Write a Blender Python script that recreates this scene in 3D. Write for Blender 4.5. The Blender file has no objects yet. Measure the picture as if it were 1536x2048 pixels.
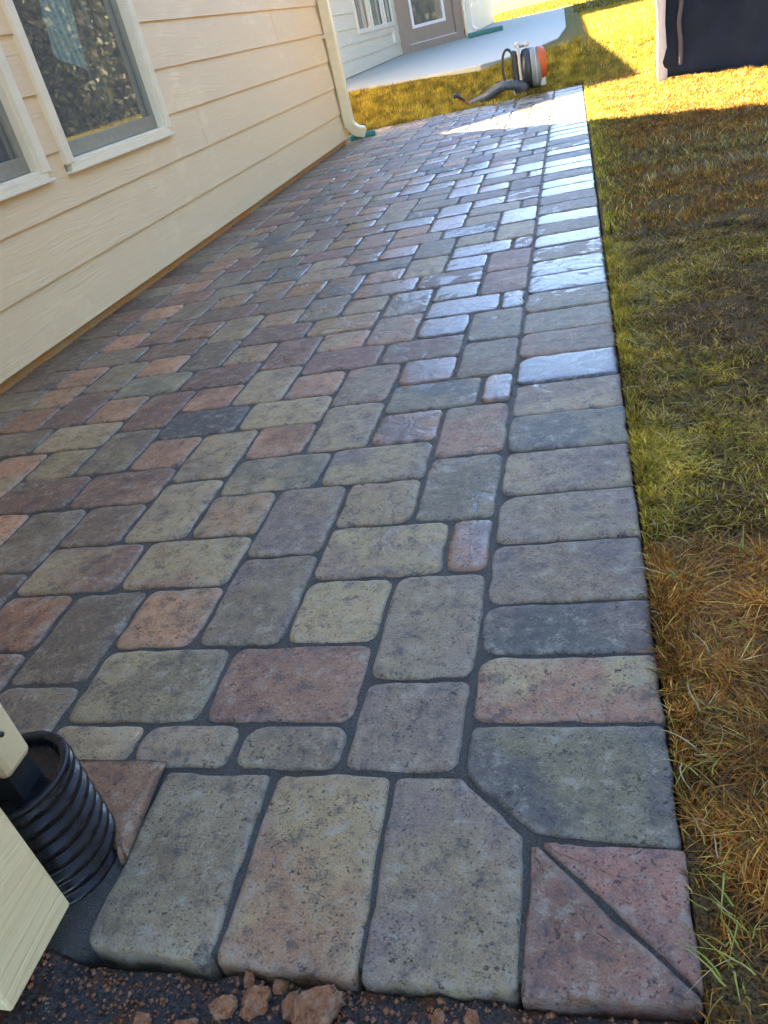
import bpy, math, random
import numpy as np
from mathutils import Matrix, Vector, noise as mn
S = 0.0254                      # the scene is measured in inches and built in metres
scene = bpy.context.scene
col = scene.collection
random.seed(7); rng = np.random.default_rng(7)

# ---------------------------------------------------------------- camera, sky, sun, exposure
cam = bpy.data.cameras.new('camera'); cam_o = bpy.data.objects.new('camera', cam); col.objects.link(cam_o)
cam.sensor_width = 36; cam.lens = 1571.8/2048*36
cam.clip_start = 0.02; cam.clip_end = 3000
PITCH, YAW, ROLL = 1.03335, 0.32681, -0.249
cam_o.matrix_world = (Matrix.Translation(Vector((-1.795, -13.839, 28.608))*S) @ Matrix.Rotation(YAW, 4, 'Z')
                      @ Matrix.Rotation(PITCH, 4, 'X') @ Matrix.Rotation(ROLL, 4, 'Z'))
scene.camera = cam_o
SUN_EL = math.radians(32); SUN_H = Vector((-.773, .634)).normalized()   # towards the sun
world = bpy.data.worlds.new('World'); scene.world = world; world.use_nodes = True
wn = world.node_tree.nodes; wl = world.node_tree.links
sky = wn.new('ShaderNodeTexSky'); sky.sky_type = 'NISHITA'; sky.sun_disc = False
sky.sun_elevation = SUN_EL; sky.sun_rotation = math.atan2(SUN_H.x, SUN_H.y)
sky.air_density = .65; sky.dust_density = .15; sky.ozone_density = 4.0
bg = wn['Background']; bg.inputs['Strength'].default_value = 0.06
wl.new(sky.outputs[0], bg.inputs[0])
sun = bpy.data.lights.new('sun', 'SUN'); sun.energy = 4; sun.angle = math.radians(.5); sun.color = (1, .86, .62)
sun_o = bpy.data.objects.new('sun', sun); col.objects.link(sun_o)
d = Vector((SUN_H.x*math.cos(SUN_EL), SUN_H.y*math.cos(SUN_EL), math.sin(SUN_EL)))
sun_o.rotation_euler = d.to_track_quat('Z', 'Y').to_euler()
vs = scene.view_settings; vs.view_transform = 'Standard'; vs.look = 'None'; vs.exposure = 4.6; vs.gamma = 1
vs.use_white_balance = True; vs.white_balance_temperature = 7900; vs.white_balance_tint = 13   # the phone balanced for open shade

# ---------------------------------------------------------------- material helpers
class NT:
    def __init__(s, name):
        s.m = bpy.data.materials.new(name); s.m.use_nodes = True
        s.n = s.m.node_tree.nodes; s.l = s.m.node_tree.links
        s.b = s.n['Principled BSDF']; s.out = s.n['Material Output']
    def new(s, t, **k):
        n = s.n.new(t)
        for a, v in k.items(): setattr(n, a, v)
        return n
    def put(s, sock, v):
        if hasattr(v, 'links') or isinstance(v, bpy.types.NodeSocket): s.l.new(v, sock)
        else:
            if isinstance(v, tuple) and len(v) == 3 and sock.type == 'RGBA': v = (*v, 1)
            sock.default_value = v
    def pos(s, scale=(1, 1, 1), loc=(0, 0, 0), obj=False):
        if obj: o = s.new('ShaderNodeTexCoord').outputs['Object']
        else: o = s.new('ShaderNodeNewGeometry').outputs['Position']
        mp = s.new('ShaderNodeMapping'); s.l.new(o, mp.inputs[0])
        mp.inputs['Scale'].default_value = scale; s.put(mp.inputs['Location'], loc)
        return mp.outputs[0]
    def noise(s, v, scale, detail=4, rough=.55, dist=0):
        n = s.new('ShaderNodeTexNoise'); s.l.new(v, n.inputs['Vector'])
        n.inputs['Scale'].default_value = scale; n.inputs['Detail'].default_value = detail
        n.inputs['Roughness'].default_value = rough; n.inputs['Distortion'].default_value = dist
        return n.outputs['Fac']
    def voro(s, v, scale, feature='F1'):
        n = s.new('ShaderNodeTexVoronoi', feature=feature); s.l.new(v, n.inputs['Vector'])
        n.inputs['Scale'].default_value = scale
        return n
    def ramp(s, v, a, b, lo=0., hi=1.):
        n = s.new('ShaderNodeMapRange'); s.put(n.inputs[0], v)
        n.inputs[1].default_value = a; n.inputs[2].default_value = b
        s.put(n.inputs[3], lo); s.put(n.inputs[4], hi); n.clamp = True
        return n.outputs[0]
    def math(s, op, a, b=0., c=None):
        n = s.new('ShaderNodeMath', operation=op); s.put(n.inputs[0], a); s.put(n.inputs[1], b)
        if c is not None: s.put(n.inputs[2], c)
        return n.outputs[0]
    def mix(s, f, a, b, mode='MIX'):
        n = s.new('ShaderNodeMix', data_type='RGBA', blend_type=mode)
        s.put(n.inputs[0], f); s.put(n.inputs[6], a); s.put(n.inputs[7], b)
        return n.outputs[2]
    def attr(s, name):
        n = s.new('ShaderNodeAttribute'); n.attribute_name = name
        return n
    def bump(s, h, dist, strength=1., prev=None):
        n = s.new('ShaderNodeBump'); s.put(n.inputs['Height'], h)
        n.inputs['Distance'].default_value = dist; n.inputs['Strength'].default_value = strength
        if prev is not None: s.l.new(prev, n.inputs['Normal'])
        return n.outputs[0]
    def set(s, **k):
        names = dict(color='Base Color', rough='Roughness', metal='Metallic', normal='Normal', spec='Specular IOR Level',
                     coat='Coat Weight', coat_rough='Coat Roughness', trans='Transmission Weight', sheen='Sheen Weight')
        for a, v in k.items(): s.put(s.b.inputs[names[a]], v)
        return s.m
def simple(name, color, rough=.5, metal=0., var=.15, nscale=40, bump=0., spec=.5):
    t = NT(name); v = t.pos(obj=True)
    n = t.noise(v, nscale, 5)
    c = t.mix(t.ramp(n, .3, .7), tuple(x*(1-var) for x in color), tuple(min(1, x*(1+var)) for x in color))
    k = dict(color=c, rough=t.ramp(n, .2, .8, max(.02, rough-.08), min(1, rough+.1)), metal=metal, spec=spec)
    if bump: k['normal'] = t.bump(n, bump)
    return t.set(**k)
M = {}
# pavers: two blended body colours per paver, pale worn rim, pits, aggregate specks, wet film on some
t = NT('tumbled concrete paver'); P0 = t.pos()
seed = t.attr('seed').outputs['Fac']
off = t.new('ShaderNodeCombineXYZ'); t.put(off.inputs[0], t.math('MULTIPLY', seed, 37.)); t.put(off.inputs[1], t.math('MULTIPLY', seed, 11.)); t.put(off.inputs[2], seed)
va = t.new('ShaderNodeVectorMath', operation='ADD'); t.l.new(P0, va.inputs[0]); t.l.new(off.outputs[0], va.inputs[1]); V = va.outputs[0]
c1 = t.attr('col1').outputs['Color']; c2 = t.attr('col2').outputs['Color']
edge = t.attr('edge').outputs['Fac']; wet = t.attr('wet').outputs['Fac']
big = t.noise(V, 7, 3, .55); mid = t.noise(V, 45, 5, .65); fine = t.noise(V, 420, 4, .7)
c = t.mix(t.ramp(big, .43, .57), c1, c2)
c = t.mix(t.ramp(mid, .3, .65, .55, .0), c, t.mix(.55, c, (.0, .0, .0)))
c = t.mix(t.ramp(fine, .38, .62, 0., .75), c, t.mix(1., c, (1.75, 1.7, 1.55), 'MULTIPLY'))
wv = t.new('ShaderNodeVectorMath', operation='ADD'); t.l.new(V, wv.inputs[0]); nz_ = t.new('ShaderNodeTexNoise'); t.l.new(V, nz_.inputs[0]); nz_.inputs['Scale'].default_value = 300
sc_ = t.new('ShaderNodeVectorMath', operation='SCALE'); t.l.new(nz_.outputs['Color'], sc_.inputs[0]); sc_.inputs['Scale'].default_value = .004; t.l.new(sc_.outputs[0], wv.inputs[1])
spk = t.voro(wv.outputs[0], 290)
spc = t.new('ShaderNodeSeparateColor'); t.l.new(spk.outputs['Color'], spc.inputs[0])
chosen = t.math('MULTIPLY', t.ramp(spc.outputs[0], .88, .92), t.ramp(spk.outputs['Distance'], .50, .25))
c = t.mix(t.math('MULTIPLY', chosen, .45), c, (.38, .35, .28))
dk = t.math('MULTIPLY', t.ramp(spc.outputs[1], .86, .9), t.ramp(spk.outputs['Distance'], .55, .3))
c = t.mix(t.math('MULTIPLY', dk, .75), c, (.02, .02, .022))
rim = t.math('MULTIPLY', edge, t.ramp(t.noise(V, 60, 4, .6), .38, .62))
c = t.mix(t.math('MULTIPLY', rim, .45), c, (.34, .32, .27))
pn1 = t.noise(V, 150, 3, .6, 1.2); pn2 = t.noise(V, 26, 3, .6)
pit = t.math('MULTIPLY', t.ramp(pn1, .62, .66), t.ramp(pn2, .42, .54))
c = t.mix(t.math('MULTIPLY', pit, .8), c, (.015, .015, .016))
blot = t.noise(V, 34, 7, .82)
c = t.mix(t.ramp(blot, .53, .64, 0., .7), c, (.36, .325, .23)); c = t.mix(t.ramp(blot, .48, .38, 0., .7), c, (.05, .048, .05))
wn_ = t.noise(V, 14, 5, .62, .8)
wm = t.ramp(t.math('ADD', t.math('MULTIPLY', wet, 1.3), t.math('MULTIPLY', t.math('SUBTRACT', wn_, .5), 1.9)), .42, .62)
c = t.mix(wm, c, t.mix(1., c, (.62, .60, .60), 'MULTIPLY'))
rough = t.math('ADD', t.ramp(mid, .2, .8, .42, .60), t.math('MULTIPLY', wm, -.29))
h = t.math('ADD', t.math('MULTIPLY', fine, .8), t.math('MULTIPLY', t.math('ADD', mid, blot), .7))
h = t.math('SUBTRACT', h, t.math('MULTIPLY', pit, 1.3)); h = t.math('ADD', h, t.math('MULTIPLY', chosen, .25))
nb = t.bump(t.math('MULTIPLY', h, t.ramp(wm, 0., 1., 1., .3)), .0022)
M['paver'] = t.set(color=c, rough=rough, normal=nb, spec=.55)
# joint sand
t = NT('black joint sand'); V = t.pos(); f = t.noise(V, 500, 4, .8); g = t.noise(V, 30, 4)
vo = t.voro(V, 600); sc = t.new('ShaderNodeSeparateColor'); t.l.new(vo.outputs['Color'], sc.inputs[0])
c = t.mix(t.ramp(f, .3, .7), (.014, .014, .012), (.17, .16, .13))
c = t.mix(t.math('MULTIPLY', t.ramp(sc.outputs[0], .85, .9), .3), c, (.22, .22, .19))
M['sand'] = t.set(color=c, rough=t.ramp(g, .3, .7, .45, .8), normal=t.bump(t.math('ADD', t.math('MULTIPLY', vo.outputs['Distance'], .5), f), .005))
# clay
t = NT('orange clay clod'); V = t.pos(obj=True); f = t.noise(V, 90, 6, .7); g = t.noise(V, 25, 4)
c = t.mix(t.ramp(g, .35, .65), (.30, .10, .028), (.17, .085, .05)); c = t.mix(t.ramp(f, .45, .7), c, (.36, .22, .13))
c = t.mix(t.ramp(f, .42, .3), c, (.05, .035, .03))
M['clay'] = t.set(color=c, rough=.9, normal=t.bump(f, .004))
# ground sheet: wet bedding sand and clay by the apron, thatch under the sod, lawn soil further out
t = NT('ground'); V = t.pos(); sp = t.new('ShaderNodeSeparateXYZ'); t.l.new(V, sp.inputs[0])
f = t.noise(V, 260, 5, .75); g = t.noise(V, 16, 5, .65); g2 = t.noise(V, 1.2, 4, .6); g3 = t.noise(V, .12, 4)
sandc = t.mix(t.ramp(f, .3, .7), (.02, .02, .02), (.13, .12, .11))
sandc = t.mix(t.ramp(g, .50, .62, 0., .85), sandc, t.mix(t.ramp(f, .3, .7), (.10, .04, .018), (.28, .13, .06)))
th = t.mix(t.ramp(g, .35, .65), (.035, .022, .010), (.11, .06, .02)); th = t.mix(t.ramp(f, .4, .65), th, (.26, .17, .07)); th = t.mix(t.ramp(f, .45, .35), th, (.015, .012, .008))
lawn = t.mix(t.ramp(g2, .35, .65), (.13, .105, .010), (.16, .11, .014)); lawn = t.mix(t.ramp(f, .3, .7, 0, .5), lawn, (.09, .07, .02))
lawn = t.mix(t.ramp(g3, .4, .6, 0, .5), lawn, (.09, .10, .012))
yy = t.ramp(sp.outputs[1], 280*S, 300*S)
c = t.mix(yy, th, lawn)
mk = t.math('MULTIPLY', t.ramp(sp.outputs[1], .3*S, -.3*S), t.ramp(sp.outputs[0], .6*S, -.4*S))
c = t.mix(mk, c, sandc)
M['ground'] = t.set(spec=.1, color=c, rough=t.math('ADD', .9, t.math('MULTIPLY', mk, -.3)), normal=t.bump(t.math('ADD', f, t.math('MULTIPLY', g, 1.5)), .006))
# painted fibre-cement boards with raised wood grain
def siding(name, col_a, col_b, bd=.0028):
    t = NT(name); V = t.pos(obj=True)
    wv = t.noise(t.pos((1.2, 1.2, 1.2), obj=True), 2.2, 3)
    sx = t.new('ShaderNodeSeparateXYZ'); t.l.new(V, sx.inputs[0])
    zz = t.math('ADD', sx.outputs[2], t.math('MULTIPLY', wv, .06))
    cb = t.new('ShaderNodeCombineXYZ'); t.put(cb.inputs[0], t.math('MULTIPLY', sx.outputs[0], .5)); t.put(cb.inputs[1], t.math('MULTIPLY', sx.outputs[1], .5)); t.put(cb.inputs[2], t.math('MULTIPLY', zz, 26.))
    gr = t.noise(cb.outputs[0], 6, 4, .6, .2)
    cb2 = t.new('ShaderNodeCombineXYZ'); t.put(cb2.inputs[0], t.math('MULTIPLY', sx.outputs[0], 9.)); t.put(cb2.inputs[1], sx.outputs[1]); t.put(cb2.inputs[2], t.math('MULTIPLY', sx.outputs[2], 2.2))
    drip = t.noise(cb2.outputs[0], 5, 5, .7)
    area = t.noise(V, 1.3, 3)
    c = t.mix(t.ramp(gr, .3, .7), col_a, col_b)
    dm = t.math('MULTIPLY', t.ramp(drip, .52, .66), t.ramp(area, .45, .62))
    c = t.mix(t.math('MULTIPLY', dm, .35), c, tuple(min(.95, x*1.2) for x in col_b))
    spots = t.voro(V, 60); ss = t.new('ShaderNodeSeparateColor'); t.l.new(spots.outputs['Color'], ss.inputs[0])
    dirt = t.math('MULTIPLY', t.ramp(ss.outputs[0], .96, .98), t.ramp(spots.outputs['Distance'], .22, .1))
    c = t.mix(t.math('MULTIPLY', dirt, .35), c, (.9, .85, .7))
    return t.set(color=c, rough=t.ramp(dm, 0, 1, .5, .3), normal=t.bump(gr, bd, 1.), spec=.45)
M['siding'] = siding('cream siding boards', (.78, .59, .335), (.82, .64, .385))
M['siding_pale'] = siding('pale siding boards', (.70, .62, .44), (.75, .67, .50))
M['trim'] = siding('cream trim board', (.74, .60, .33), (.80, .66, .38), .0018)
M['frame'] = simple('window frame vinyl', (.80, .74, .54), .35, var=.05, nscale=12)
M['frame_pale'] = simple('pale window frame', (.78, .74, .62), .4, var=.05)
M['sash'] = simple('grey green sash', (.26, .26, .2), .5, var=.12)
M['screen_bar'] = simple('dark screen bar', (.10, .11, .11), .5)
M['downspout'] = simple('cream painted metal', (.78, .66, .40), .32, var=.06, nscale=20)
M['screw'] = simple('dark screw', (.02, .02, .025), .3)
M['taupe'] = simple('taupe door paint', (.33, .255, .19), .45, var=.06, nscale=8)
M['white'] = simple('white glazing bead', (.8, .8, .78), .4, var=.03)
M['roof'] = simple('brown shingles', (.11, .09, .075), .9, var=.3, nscale=30, bump=.003)
M['soffit'] = simple('soffit', (.7, .6, .42), .6, var=.05)
M['foundation'] = None
t = NT('clay stained foundation'); V = t.pos(); f = t.noise(V, 120, 6, .7); g = t.noise(V, 4, 4, .6)
c = t.mix(t.ramp(g, .35, .6), (.46, .28, .11), (.58, .22, .05)); c = t.mix(t.ramp(f, .5, .7), c, (.58, .42, .24)); c = t.mix(t.ramp(f, .42, .3), c, (.15, .09, .04))
M['foundation'] = t.set(color=c, rough=.9, normal=t.bump(f, .003))
t = NT('concrete slab'); V = t.pos(); f = t.noise(V, 60, 6, .6); g = t.noise(V, 1.5, 3)
c = t.mix(t.ramp(f, .3, .7), (.30, .325, .25), (.37, .39, .305)); c = t.mix(t.ramp(g, .3, .7, 0, .3), c, (.36, .37, .37))
M['concrete'] = t.set(color=c, rough=.75, normal=t.bump(f, .001))
t = NT('corrugated black plastic'); V = t.pos(obj=True); f = t.noise(V, 60, 6, .7, .6)
c = t.mix(t.ramp(f, .5, .75, 0, .6), (.004, .005, .008), (.04, .04, .036))
M['pipe'] = t.set(color=c, rough=t.ramp(f, .4, .7, .2, .6), spec=.35)
M['green'] = simple('green plastic', (.01, .17, .14), .4, var=.2)
M['black_plastic'] = simple('black plastic', (.022, .027, .03), .4, var=.2)
M['grey_plastic'] = simple('grey plastic', (.20, .24, .23), .42, var=.12)
M['pale_plastic'] = simple('pale grey plastic', (.50, .49, .42), .45, var=.08)
M['orange'] = simple('orange plastic', (.52, .095, .025), .4, var=.12)
M['hose'] = simple('grey hose', (.065, .085, .095), .45, var=.15)
t = NT('black tent fabric'); V = t.pos(obj=True); f = t.noise(V, 600, 2); g = t.noise(V, 3, 4)
c = t.mix(t.ramp(g, .3, .7), (.013, .019, .028), (.024, .034, .048)); M['tent'] = t.set(color=c, rough=.9, normal=t.bump(f, .001), spec=.15)
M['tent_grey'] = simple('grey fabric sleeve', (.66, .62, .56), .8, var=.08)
M['strap'] = simple('grey brown strap', (.10, .085, .08), .8)
M['room'] = simple('room wall', (.20, .18, .14), .9)
# glass: thin pane, part mirror, part clear
t = NT('window glass'); gl = t.new('ShaderNodeBsdfGlossy'); gl.inputs['Roughness'].default_value = .015; gl.inputs['Color'].default_value = (.9, .95, .95, 1)
tr = t.new('ShaderNodeBsdfTransparent'); tr.inputs['Color'].default_value = (.80, .84, .80, 1)
fr = t.new('ShaderNodeFresnel'); gb = t.new('ShaderNodeNewGeometry'); t.put(fr.inputs['IOR'], t.ramp(gb.outputs['Backfacing'], 0, 1, 1.52, 1/1.52))
ms = t.new('ShaderNodeMixShader'); t.put(ms.inputs[0], t.math('MULTIPLY_ADD', fr.outputs[0], 1.1, .02)); t.l.new(tr.outputs[0], ms.inputs[1]); t.l.new(gl.outputs[0], ms.inputs[2])
df = t.new('ShaderNodeBsdfDiffuse'); df.inputs['Color'].default_value = (.6, .6, .55, 1)
dn = t.noise(t.pos(obj=True), 55, 5, .7); m2 = t.new('ShaderNodeMixShader'); t.put(m2.inputs[0], t.ramp(dn, .3, .8, .07, .22)); t.l.new(ms.outputs[0], m2.inputs[1]); t.l.new(df.outputs[0], m2.inputs[2])
t.l.new(m2.outputs[0], t.out.inputs[0]); M['glass'] = t.m
t = NT('blue striped cloth'); V = t.pos((1, 1, 1), obj=True); w = t.new('ShaderNodeTexWave'); t.l.new(V, w.inputs[0]); w.bands_direction = 'Y'; w.inputs['Scale'].default_value = 11.5; w.inputs['Distortion'].default_value = 1.2; w.inputs['Detail Scale'].default_value = .6
M['cloth'] = t.set(color=t.mix(w.outputs['Fac'], (.12, .60, .74), (.85, .95, .95)), rough=.8)
# grass blades: colour per blade
t = NT('grass blade'); ca = t.attr('bcol').outputs['Color']
df = t.b; t.set(color=ca, rough=.55, spec=.3)
tl = t.new('ShaderNodeBsdfTranslucent'); t.l.new(ca, tl.inputs[0]); ms = t.new('ShaderNodeMixShader'); ms.inputs[0].default_value = .35
t.l.new(t.b.outputs[0], ms.inputs[1]); t.l.new(tl.outputs[0], ms.inputs[2]); t.l.new(ms.outputs[0], t.out.inputs[0]); M['grass'] = t.m

# ---------------------------------------------------------------- mesh helpers
def tag(o, label=None, cat=None, group=None, kind=None):
    if label: o['label'] = label
    if cat: o['category'] = cat
    if group: o['group'] = group
    if kind: o['kind'] = kind
    return o
def empty(name, loc=(0, 0, 0), rz=0, parent=None):
    o = bpy.data.objects.new(name, None); col.objects.link(o); o.empty_display_size = .1
    o.location = Vector(loc)*S; o.rotation_euler = (0, 0, rz)
    if parent: o.parent = parent
    return o
class MB:
    """collects verts (inches) and faces for one mesh"""
    def __init__(s): s.v = []; s.f = []; s.sm = []
    def add(s, vs, fs, smooth=False):
        k = len(s.v); s.v += [tuple(x) for x in vs]; s.f += [tuple(i+k for i in f) for f in fs]; s.sm += [smooth]*len(fs); return s
    def box(s, x0, x1, y0, y1, z0, z1):
        return s.add([(x0, y0, z0), (x1, y0, z0), (x1, y1, z0), (x0, y1, z0), (x0, y0, z1), (x1, y0, z1), (x1, y1, z1), (x0, y1, z1)],
                     [(0, 3, 2, 1), (4, 5, 6, 7), (0, 1, 5, 4), (1, 2, 6, 5), (2, 3, 7, 6), (3, 0, 4, 7)])
    def tube(s, pts, rad, n=14, caps=True, flat=1.):
        pts = [Vector(q) for q in pts]; rads = rad if hasattr(rad, '__len__') else [rad]*len(pts)
        t0 = (pts[1]-pts[0]).normalized(); up = Vector((0, 0, 1)) if abs(t0.z) < .9 else Vector((0, 1, 0))
        a = t0.cross(up).normalized(); vs = []
        for i, q in enumerate(pts):
            t_ = (pts[min(i+1, len(pts)-1)]-pts[max(i-1, 0)]).normalized()
            a = (a-t_*a.dot(t_)).normalized(); b = t_.cross(a)
            for k in range(n):
                w = 2*math.pi*k/n; vs.append(q+(a*math.cos(w)+b*math.sin(w)*flat)*rads[i])
        fs = [(i*n+k, i*n+(k+1) % n, (i+1)*n+(k+1) % n, (i+1)*n+k) for i in range(len(pts)-1) for k in range(n)]
        s.add(vs, fs, True)
        if caps:
            m = len(pts)-1; s.add(vs[:n], [tuple(range(n-1, -1, -1))]); s.add(vs[m*n:], [tuple(range(n))])
        return s
    def lathe(s, prof, n=40, axis='Z', c=(0, 0, 0)):
        vs = []
        for r, h in prof:
            for k in range(n):
                w = 2*math.pi*k/n; x, y = r*math.cos(w), r*math.sin(w)
                vs.append((c[0]+x, c[1]+y, c[2]+h) if axis == 'Z' else ((c[0]+h, c[1]+x, c[2]+y) if axis == 'X' else (c[0]+x, c[1]+h, c[2]+y)))
        fs = [(i*n+k, i*n+(k+1) % n, (i+1)*n+(k+1) % n, (i+1)*n+k) for i in range(len(prof)-1) for k in range(n)]
        return s.add(vs, fs, True)
    def build(s, name, mat, parent=None, bevel=0, xf=None, smooth=None, subsurf=0):
        me = bpy.data.meshes.new(name)
        vs = [Vector(q) for q in s.v]
        if xf is not None: vs = [xf @ q for q in vs]
        me.from_pydata([q*S for q in vs], [], s.f); me.materials.append(mat)
        me.polygons.foreach_set('use_smooth', s.sm if smooth is None else [smooth]*len(s.f)); me.update()
        o = bpy.data.objects.new(name, me); col.objects.link(o)
        if parent: o.parent = parent
        if bevel:
            b = o.modifiers.new('bevel', 'BEVEL'); b.width = bevel*S; b.segments = 2; b.limit_method = 'ANGLE'
        if subsurf:
            b = o.modifiers.new('sub', 'SUBSURF'); b.levels = b.render_levels = subsurf
        return o
def npmesh(name, V, F4, F3, mat, attrs=(), parent=None, smooth=False):
    me = bpy.data.meshes.new(name); nv = len(V); V = np.asarray(V, np.float32)*S
    me.vertices.add(nv); me.vertices.foreach_set('co', V.ravel())
    loops = np.concatenate([F4.ravel(), F3.ravel()]).astype(np.int32)
    me.loops.add(len(loops)); me.loops.foreach_set('vertex_index', loops)
    ls = np.concatenate([np.arange(len(F4))*4, len(F4)*4+np.arange(len(F3))*3]).astype(np.int32)
    me.polygons.add(len(ls)); me.polygons.foreach_set('loop_start', ls)
    me.update(calc_edges=True)
    if smooth: me.polygons.foreach_set('use_smooth', [True]*len(ls))
    for n, k, a in attrs:
        at = me.attributes.new(n, 'FLOAT_COLOR' if k == 'c' else 'FLOAT', 'POINT')
        at.data.foreach_set('color' if k == 'c' else 'value', np.asarray(a, np.float32).ravel())
    me.materials.append(mat); me.validate()
    o = bpy.data.objects.new(name, me); col.objects.link(o)
    if parent: o.parent = parent
    return o

# ---------------------------------------------------------------- ground
def ramp01(a, b, x): return np.clip((x-a)/(b-a), 0, 1)
def ramp_h(x, y):
    k = ramp01(286, 338, y); k = k*k*(3-2*k); return 9.3*k
def hnoise(x, y, s):
    x = np.asarray(x, float); y = np.asarray(y, float)
    return np.sin(x*s+1.3*np.sin(y*s*.7))*np.cos(y*s*1.1+1.7*np.sin(x*s*.6+2))
def vnoise(x, y, s, seed=0):
    """smooth value noise 0..1, vectorised"""
    x = np.asarray(x, float)*s; y = np.asarray(y, float)*s
    xi = np.floor(x).astype(np.int64); yi = np.floor(y).astype(np.int64); fx = x-xi; fy = y-yi
    fx = fx*fx*(3-2*fx); fy = fy*fy*(3-2*fy)
    def h(a, b):
        n = (a*374761393+b*668265263+seed*974711) & 0xffffffff
        n = ((n ^ (n >> 13))*1274126177) & 0xffffffff
        return ((n ^ (n >> 16)) & 0xffff)/65535.
    return (h(xi, yi)*(1-fx)+h(xi+1, yi)*fx)*(1-fy)+(h(xi, yi+1)*(1-fx)+h(xi+1, yi+1)*fx)*fy
def ground_h(x, y):
    x = np.asarray(x, float); y = np.asarray(y, float)
    h = ramp_h(x, y)
    # sod strips lie a little proud with dips at the seams between strips
    sod = -.15+.55*(vnoise(x, y, .22, 3)-.5)+.25*(vnoise(x, y, .8, 4)-.5)
    for ys in (26.3, 94): sod = sod-.9*np.exp(-((y-ys-.25*np.sin(x*.5))/.8)**2)
    inwalk = (x > -76.5) & (x < .0) & (y > -.1) & (y < 283.3)
    soil = -.78+.5*ramp01(-23.5, -25.5, x)*ramp01(-3, -1, y)+.55*(vnoise(x, y, .6, 1)-.5)+.35*(vnoise(x, y, 2., 2)-.5)+.30*np.abs(vnoise(x, y, 4.5, 6)-.5)+.12*ramp01(-1., -6., y)*3
    r = np.where((x >= .0) & (y < 286), sod, h)
    r = np.where((y <= -.1) & (x < .0), soil, r)
    r = np.where((y >= 283.3) & (x < .0), np.maximum(h, 0)-.25+.3*(vnoise(x, y, .3, 5)-.5), r)
    return np.where(inwalk, -2.8, r)
xs = np.concatenate([[-30000, -8000, -2500, -900, -400, -160, -120, -90, -76.7, -76.5], np.linspace(-70, -30, 12), np.arange(-29, -.3, .16), [-.25, -.05, .02, .15], np.arange(.4, 24, .4), np.arange(25, 70, 2.), [80, 120, 200, 400, 900, 2500, 8000, 30000]])
ys = np.concatenate([[-30000, -5000, -900, -300, -120, -60, -40], np.arange(-34, -12, 1.), np.arange(-12, -5, .3), np.arange(-5, -.4, .14), [-.3, -.15, -.05, .1], np.arange(1, 110, .5), np.arange(110, 282, 2.), [283.2, 283.4], np.arange(284, 345, 2.), [360, 400, 460, 540, 650, 800, 1000, 1500, 2500, 5000, 12000, 30000, 60000]])
X, Y = np.meshgrid(xs, ys); Z = ground_h(X, Y); ny, nx = X.shape
idx = np.arange(nx*ny).reshape(ny, nx)
F4 = np.stack([idx[:-1, :-1], idx[:-1, 1:], idx[1:, 1:], idx[1:, :-1]], -1).reshape(-1, 4)
g_o = npmesh('ground', np.stack([X, Y, Z], -1).reshape(-1, 3), F4, np.zeros((0, 3), int), M['ground'], smooth=True)
tag(g_o, kind='structure')

# ---------------------------------------------------------------- paved walkway: sand bed + pavers
def rpoly(poly, inset, r, K, E):
    """rounded convex polygon (ccw), inset; same vertex count for any inset"""
    n = len(poly); P = [Vector(q) for q in poly]; L = []
    for i in range(n):
        a, b = P[i], P[(i+1) % n]; dd = (b-a).normalized(); nn = Vector((-dd.y, dd.x)); L.append((a+nn*inset, dd))
    C = []
    for i in range(n):
        (p1, d1), (p2, d2) = L[i-1], L[i]; den = d1.x*d2.y-d1.y*d2.x; tt = ((p2.x-p1.x)*d2.y-(p2.y-p1.y)*d2.x)/den; C.append(p1+d1*tt)
    arcs = []
    for i in range(n):
        rr = (r[i] if hasattr(r, '__len__') else r)
        a, b = (C[i-1]-C[i]), (C[(i+1) % n]-C[i]); m = min(a.length, b.length)*.48; ang = a.angle(b)
        tl = min(rr/math.tan(ang/2), m); a.normalize(); b.normalize(); s0, e0 = C[i]+a*tl, C[i]+b*tl
        arcs.append([s0*(1-u)**2+C[i]*2*u*(1-u)+e0*u*u for u in [k/(K-1) for k in range(K)]])
    out = []
    for i in range(n):
        out += arcs[i]; a, b = arcs[i][-1], arcs[(i+1) % n][0]
        out += [a.lerp(b, k/(E+1)) for k in range(1, E+1)]
    return out
COLS = dict(G=(0.221, 0.157, 0.086), T=(0.315, 0.227, 0.104), O=(0.410, 0.201, 0.095), M=(0.197, 0.091, 0.052), B=(0.095, 0.088, 0.069), P=(0.299, 0.157, 0.081), D=(0.150, 0.096, 0.051), L=(0.347, 0.254, 0.126), U=(0.184, 0.133, 0.093), E=(0.176, 0.143, 0.081), R=(0.284, 0.130, 0.057), K=(0.257, 0.118, 0.073))
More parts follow.
